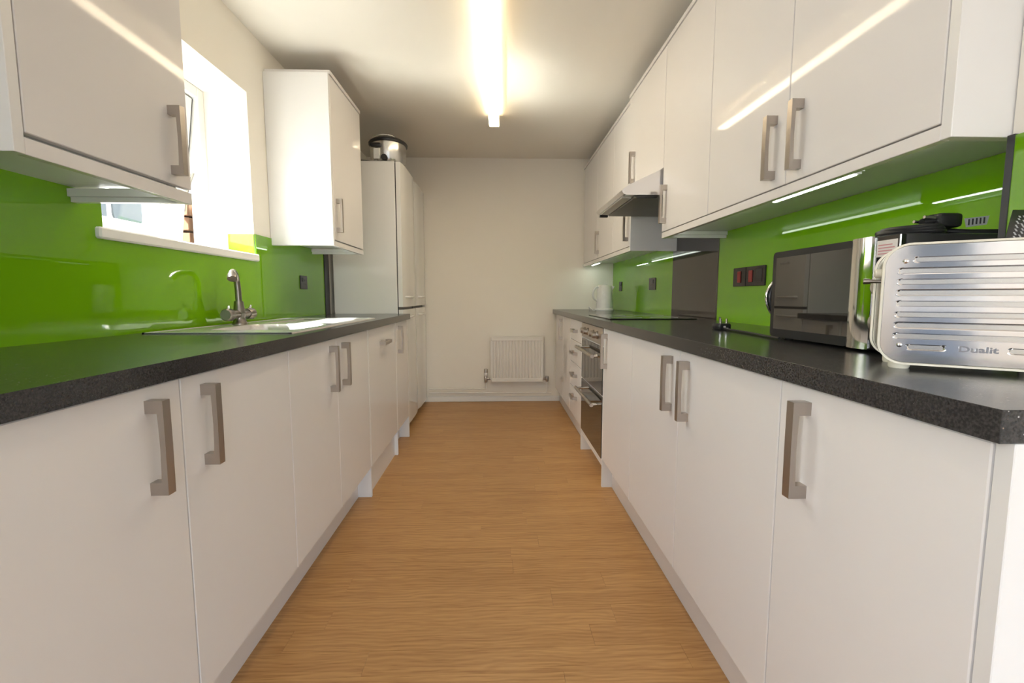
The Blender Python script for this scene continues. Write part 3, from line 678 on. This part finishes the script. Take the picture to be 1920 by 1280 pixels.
socket(gx, -1, 2.087, 2.197, 1.08, 1.166, 'black switch plate with red rocker, left one behind the microwave', 'switch')
socket(gx, -1, 1.934, 2.083, 1.08, 1.166, 'black cooker switch and socket plate nearest the microwave', 'cooker')
socket(gx, -1, 4.185, 4.27, 1.083, 1.168, 'small black wall socket beside the white kettle', 'single')
socket(gx, -1, 3.29, 3.43, 1.082, 1.168, 'black wall socket on green glass between hob and kettle', 'single')
socket(XL + .006, 1, 2.905, 3.005, 1.08, 1.162, 'black wall socket on the left green splashback', 'single')

# ------------------------------------------------------------------ white kettle (far right)
cx, cyy, z0 = .958, 4.10, ZW
t = thing('jug_kettle', 'white plastic jug kettle at the far right corner', 'kettle', (cx, cyy, z0))
bm = bmesh.new(); lathe(bm, [(.078, z0), (.082, z0 + .004), (.082, z0 + .016), (.07, z0 + .02)], (cx, cyy, 0), 28); obj('power_base', bm, M_white, t, smooth=True)
bm = bmesh.new(); lathe(bm, [(.070, z0 + .02), (.073, z0 + .03), (.070, z0 + .12), (.063, z0 + .205), (.058, z0 + .215)], (cx, cyy, 0), 28); obj('jug', bm, M_white, t, smooth=True)
bm = bmesh.new(); lathe(bm, [(.060, z0 + .213), (.056, z0 + .222), (.02, z0 + .228)], (cx, cyy, 0), 28); obj('lid', bm, M_white, t, smooth=True)
bm = bmesh.new(); tube(bm, spline([(cx - .055, cyy - .01, z0 + .205), (cx - .085, cyy - .015, z0 + .20), (cx - .108, cyy - .02, z0 + .155), (cx - .10, cyy - .02, z0 + .11), (cx - .068, cyy - .01, z0 + .085)], 6), .009, 10); obj('handle', bm, M_white, t, smooth=True)
bm = bmesh.new(); prism(bm, [(cx + .045, z0 + .215), (cx + .082, z0 + .213), (cx + .06, z0 + .17)], 'y', cyy - .02, cyy + .02); obj('spout', bm, M_white, t)
bm = bmesh.new(); tube(bm, spline([(cx - .07, cyy, z0 + .008), (cx - .11, cyy - .03, z0 + .006), (cx - .13, cyy + .02, z0 + .03), (cx - .12, cyy + .05, z0 + .006)], 6), .004, 8); obj('flex', bm, M_white, t, smooth=True)

# ------------------------------------------------------------------ black and chrome kettle behind the microwave
cx, cyy, z0 = 1.035, 1.52, ZW
t = thing('kettle', 'black and chrome kettle half hidden behind the microwave', 'kettle', (cx, cyy, z0))
bm = bmesh.new(); lathe(bm, [(.078, z0), (.08, z0 + .012), (.076, z0 + .02), (.074, z0 + .03), (.062, z0 + .18), (.05, z0 + .20), (.015, z0 + .212)], (cx, cyy, 0), 32); obj('jug', bm, M_black, t, smooth=True)
P = spline([(cx - .055, cyy, z0 + .192), (cx - .095, cyy, z0 + .180), (cx - .126, cyy, z0 + .13), (cx - .112, cyy, z0 + .075), (cx - .072, cyy, z0 + .04)], 8)
bm = bmesh.new(); tube(bm, P, .0115, 12); h_ = obj('handle', bm, M_black, t, smooth=True)
bm = bmesh.new(); tube(bm, [p + Vector((-.011, 0, .001)) for p in P], .0055, 10); obj('chrome_strip', bm, M_chrome, h_, smooth=True)

# ------------------------------------------------------------------ microwave (local x runs along its width)
mw = local_thing('microwave', 'black microwave oven with mirrored door on the right worktop', 'microwave', (.813, 1.352, ZW), math.radians(-90))
MWW, MWH = .43, .251
def P_(nm, bm, M, par=None, smooth=False): return obj(nm, bm, M, par or mw, smooth=smooth)
bm = B(0, MWW, .012, .318, .006, MWH, bev=.006, seg=2); P_('body', bm, M_black, smooth=True)
bm = bmesh.new(); prism(bm, rrect(0, .307, .007, MWH - .001, .012), 'y', 0, .012); d = P_('door', bm, M_black)
P_('glass', B(.018, .306, -.0015, .001, .030, MWH - .018), M_mwglass, d)
bm = text_bm('cookworks', .0095, .0002); bmesh.ops.transform(bm, matrix=Matrix.Translation((.058, -.0018, MWH - .038)) @ Matrix.Rotation(math.radians(90), 4, 'X'), verts=bm.verts[:]); P_('lettering', bm, mat('faint_print', (.12, .11, .095), .4), d)
bm = bmesh.new(); n = 12; out = []
for k in range(n + 1):
    u = k / n; out.append((.307 + .062 * u, -.003 - .006 * math.sin(math.pi * u) ** .8))
out += [(.369, .012), (.307, .012)]
prism(bm, out, 'z', .007, MWH); P_('door_pull', bm, M_chrome, d, smooth=True)
cp_ = P_('control_panel', B(.370, MWW, 0, .012, .008, MWH - .001, bev=.002), M_blackg)
for zc in (.142, .068):
    bm = bmesh.new(); lathe(bm, [(.019, -.001), (.018, -.018), (.014, -.020)], (.401, 0, zc), 24, axis='y'); P_('knob', bm, M_steel, smooth=True)
    bm = bmesh.new()
    for k in range(14):
        a = math.radians(60 + k * 20)
        a2 = a + math.radians(14); pts = [(.401 + r * math.cos(q), zc + r * math.sin(q)) for r, q in ((.0245, a), (.0245, a2), (.026, a2), (.026, a))]
        prism(bm, pts, 'y', -.0006, 0)
    P_('dial_marks', bm, M_print, cp_)
lb = P_('warning_label', B(.373, .424, -.0006, 0, .206, .240), M_paper, cp_)
bm = bmesh.new()
for k in range(4): box(bm, .377, .418 - .006 * (k % 2), -.0009, -.0005, .211 + k * .006, .2135 + k * .006)
obj('print', bm, M_pink, cp_)
bm = bmesh.new(); box(bm, .377, .386, -.0006, 0, .184, .186); box(bm, .377, .386, -.0006, 0, .179, .181); P_('dial_legend', bm, M_print, cp_)
for x, yv in ((.03, .04), (.40, .04), (.03, .28), (.40, .28)):
    bm = bmesh.new(); lathe(bm, [(.012, 0), (.012, .0065)], (x, yv, 0), 12); P_('foot', bm, M_rubber, smooth=True)
P_('rating_sticker', B(MWW, MWW + .0005, .03, .042, .198, .220), M_yellow)
P_('side_vents', B(MWW - .001, MWW + .0004, .12, .26, .10, .15), M_grey)
for x in (.405,): 
    bm = bmesh.new(); lathe(bm, [(.003, MWH - .0005), (.003, MWH + .0012)], (x, .04, 0), 8); P_('screw', bm, M_chrome)
zt_ = ZW + MWH
# coiled flex with moulded plug lying on the microwave
t = thing('coiled_flex', 'black coiled flex with moulded plug lying on top of the microwave', 'cable', (.95, 1.02, zt_))
bm = bmesh.new(); pts = []
for k in range(70):
    a = k / 14 * 2 * math.pi; r = .052 + .004 * math.sin(k * .7)
    pts.append((.900 + r * math.cos(a) * .9, 1.00 + r * math.sin(a) * 1.1, zt_ + .0055 + .0020 * k / 14 + .002 * math.sin(a * 1.3) ** 2))
pts += [(.97, .99, zt_ + .014), (1.0, .965, zt_ + .008), (1.05, .945, zt_ + .006), (1.10, .96, zt_ + .006)]
tube(bm, pts, .0052, 8); obj('flex', bm, M_rubber, t, smooth=True)
bm = bmesh.new(); box(bm, .925, .975, .955, 1.0, zt_ + .0165, zt_ + .046, .007, 2); pg = obj('plug', bm, M_black, t, smooth=True)
bm = bmesh.new(); tube(bm, [(.926, .977, zt_ + .033), (.905, .977, zt_ + .028)], [.012, .008], 10); obj('plug_neck', bm, M_black, pg, smooth=True)
for dz, dy in ((.036, -.012), (.030, .012)):
    bm = bmesh.new(); tube(bm, [(.928, .977 + dy, zt_ + dz), (.898, .977 + dy, zt_ + dz + .002)], .0033, 8); obj('pin', bm, M_chrome, pg, smooth=True)
t2 = thing('flex_label', 'silver printed label wrapped round the flex on the microwave', 'label', (.99, .94, zt_))
bm = bmesh.new(); prism(bm, [(.958, zt_ + .0125), (1.000, zt_ + .018), (1.004, zt_ + .036), (.953, zt_ + .030)], 'y', .932, .9335); fl = obj('sheet', bm, M_silverlab, t2)
bm = bmesh.new()
for k in range(5):
    x = .960 + k * .008; box(bm, x, x + .003, .9312, .9321, zt_ + .0165 + k * .001, zt_ + .0285 + k * .001)
obj('print', bm, M_grey, t2)

# ------------------------------------------------------------------ plug on the worktop
PX, PY = .835, 1.69
t = local_thing('mains_plug', 'black three pin plug lying pins up on the worktop before the microwave', 'plug', (PX, PY, ZW), math.radians(12))
bm = bmesh.new(); box(bm, -.024, .024, -.022, .026, .0, .024, .006, 2); obj('body', bm, M_black, t, smooth=True)
for x, yv, L_ in ((0, .012, .023), (-.0125, -.008, .018), (.0125, -.008, .018)):
    obj('pin', B(x - .0028, x + .0028, yv - .003, yv + .003, .024, .024 + L_, bev=.0008), M_chrome, t)
bm = bmesh.new(); box(bm, -.011, -.002, -.0235, -.0215, .010, .016); box(bm, -.004, .009, -.0235, -.0215, .004, .009); obj('fuse_label', bm, M_paper, t)
bm = bmesh.new(); tube(bm, spline([(-.006, -.018, .005), (-.014, -.06, .0048), (-.034, -.14, .0045), (-.066, -.24, .0045), (-.10, -.33, .0045), (-.118, -.39, .0045)], 8), .0042, 8); obj('flex', bm, M_rubber, t, smooth=True)

# ------------------------------------------------------------------ toaster
ts = local_thing('toaster', 'polished steel toaster with ribbed side at the near right', 'toaster', (.6585, .778, ZW), math.radians(-35))
TW, TT, TZ0, TZ1 = .25, .14, .008, .2115
def T_(nm, bm, M, par=None, smooth=False): return obj(nm, bm, M, par or ts, smooth=smooth)
bm = bmesh.new(); prism(bm, rrect(0.004, TW - .004, TZ0 + .004, TZ1 - .004, .034, 8), 'y', .004, TT - .004); T_('body', bm, M_steel, smooth=True)
for nm, y0, y1 in (('front_rim', 0.0, .010), ('rear_rim', TT - .010, TT)):
    bm = bmesh.new(); o_ = rrect(0, TW, TZ0, TZ1, .038, 10); i_ = rrect(.0035, TW - .0035, TZ0 + .0035, TZ1 - .0035, .0345, 10)
    A = [[bm.verts.new((x, yy, z)) for x, z in o_] for yy in (y0, y1)]; C = [[bm.verts.new((x, yy, z)) for x, z in i_] for yy in (y0, y1)]
    n = len(o_)
    for k in range(n):
        j = (k + 1) % n
        for q in ((A[0][k], A[0][j], A[1][j], A[1][k]), (C[0][k], C[1][k], C[1][j], C[0][j]), (A[0][k], C[0][k], C[0][j], A[0][j]), (A[1][k], A[1][j], C[1][j], C[1][k])): bm.faces.new(q)
    T_(nm, bm, M_cream, smooth=True)
# pressed side plate with grooves
px0, px1, pz0, pz1, pr_ = .0045, TW - .0045, TZ0 + .0045, TZ1 - .0045, .033
HH = TZ1 - TZ0
rows = []
for k in range(9):
    zc = TZ1 - HH * (.137 + .0893 * k)
    if k == 8: rows += [(zc, .045, .083), (zc, TW - .083, TW - .045)]
    elif k == 0: rows.append((zc, .046, TW - .046))
    else: rows.append((zc, .027, TW - .027))
def depth(x, z):
    d = 0.
    for zc, a, b in rows:
        dx = max(a - x, x - b, 0); q = math.hypot(dx, z - zc) / .0048
        if q < 1: d = max(d, (1 - q * q) ** .6 * .0030)
    return d
bm = bmesh.new(); NX, NZ = 110, 210; g = []
for j in range(NZ + 1):
    z = pz0 + (pz1 - pz0) * j / NZ
    e = min(z - pz0, pz1 - z); ins = pr_ - math.sqrt(max(0, pr_ ** 2 - max(0, pr_ - e) ** 2)) if e < pr_ else 0
    g.append([bm.verts.new((px0 + ins + (px1 - px0 - 2 * ins) * i / NX, .002 + depth(px0 + ins + (px1 - px0 - 2 * ins) * i / NX, z), z)) for i in range(NX + 1)])
for j in range(NZ):
    for i in range(NX): bm.faces.new((g[j][i], g[j][i + 1], g[j + 1][i + 1], g[j + 1][i]))
M_toast = mat('polished_steel', (.80, .80, .82), .11, 1.0, bump=(14, .10))
plate = T_('side_plate', bm, M_toast, smooth=True)
bm = text_bm('Dualit', .0165, .0010, .0005); bmesh.ops.transform(bm, matrix=Matrix.Translation((TW / 2 + .002, .0022, TZ1 - HH * .872)) @ Matrix.Rotation(math.radians(90), 4, 'X') @ Matrix.Diagonal((1.15, .8, 1, 1)), verts=bm.verts[:]); T_('lettering', bm, mat('embossed_steel', (.24, .24, .26), .35, 1.0), plate)
for x, z in ((.030, rows[0][0] - .002), (TW - .030, rows[0][0] - .002), (.030, rows[-1][0] + .003), (TW - .030, rows[-1][0] + .003)):
    bm = bmesh.new(); lathe(bm, [(.0042, .002), (.0038, .0002), (.002, -.0008)], (x, 0, z), 16, axis='y'); T_('rivet', bm, M_chrome, plate, smooth=True)
for x in (.034, TW - .034):
    for yv in (.024, TT - .035):
        bm = bmesh.new(); lathe(bm, [(.0135, 0), (.015, .003), (.015, TZ0 + .006)], (x, yv, 0), 20); T_('foot', bm, M_cream, smooth=True)
for yv in (.045, TT - .065): T_('bread_slot', B(.04, TW - .04, yv, yv + .024, TZ1 - .012, TZ1 - .003), M_black)
bm = bmesh.new(); tube(bm, [(.004, .05, .150), (-.012, .05, .150)], .0035, 10); tube(bm, [(-.012, .05, .150), (-.022, .05, .150)], .005, 10); T_('lever', bm, M_tap, smooth=True)
bm = bmesh.new(); lathe(bm, [(.008, .004), (.008, -.006), (.006, -.008)], (0, .03, .163), 20, axis='x'); T_('dial', bm, M_cream, smooth=True)
# black card lying propped on the toaster
def toast_pt(x, yv, z): return Matrix.Translation((.6585, .778, ZW)) @ Matrix.Rotation(math.radians(-35), 4, 'Z') @ Vector((x, yv, z))
cd = thing('care_card', 'black card with small white print propped on top of the toaster', 'card', tuple(toast_pt(.2, .08, TZ1)))
M4 = Matrix.Translation(toast_pt(.166, .094, TZ1 + .003)) @ Matrix.Rotation(math.radians(-10), 4, 'Z') @ Matrix.Rotation(math.radians(50), 4, 'X') @ Matrix.Rotation(math.radians(-3), 4, 'Z')
bm = bmesh.new(); prism(bm, [(0, 0), (.10, .0), (.142, .078), (.042, .078)], 'z', 0, .0016); bmesh.ops.transform(bm, matrix=M4, verts=bm.verts[:]); sh = obj('sheet', bm, M_black, cd)
bm = bmesh.new(); rr = random.Random(3)
for k in range(10):
    x = .012 + k * .009; v = .006
    if k in (3, 7): continue
    while v < .064:
        L_ = rr.uniform(.004, .010); box(bm, x + v * .54, x + v * .54 + .0026, v, v + L_, .0016, .0019); v += L_ + .0022
bmesh.ops.transform(bm, matrix=M4, verts=bm.verts[:]); obj('print', bm, M_print, cd)

for o in bpy.data.objects:
    if '_base' in o: del o['_base']
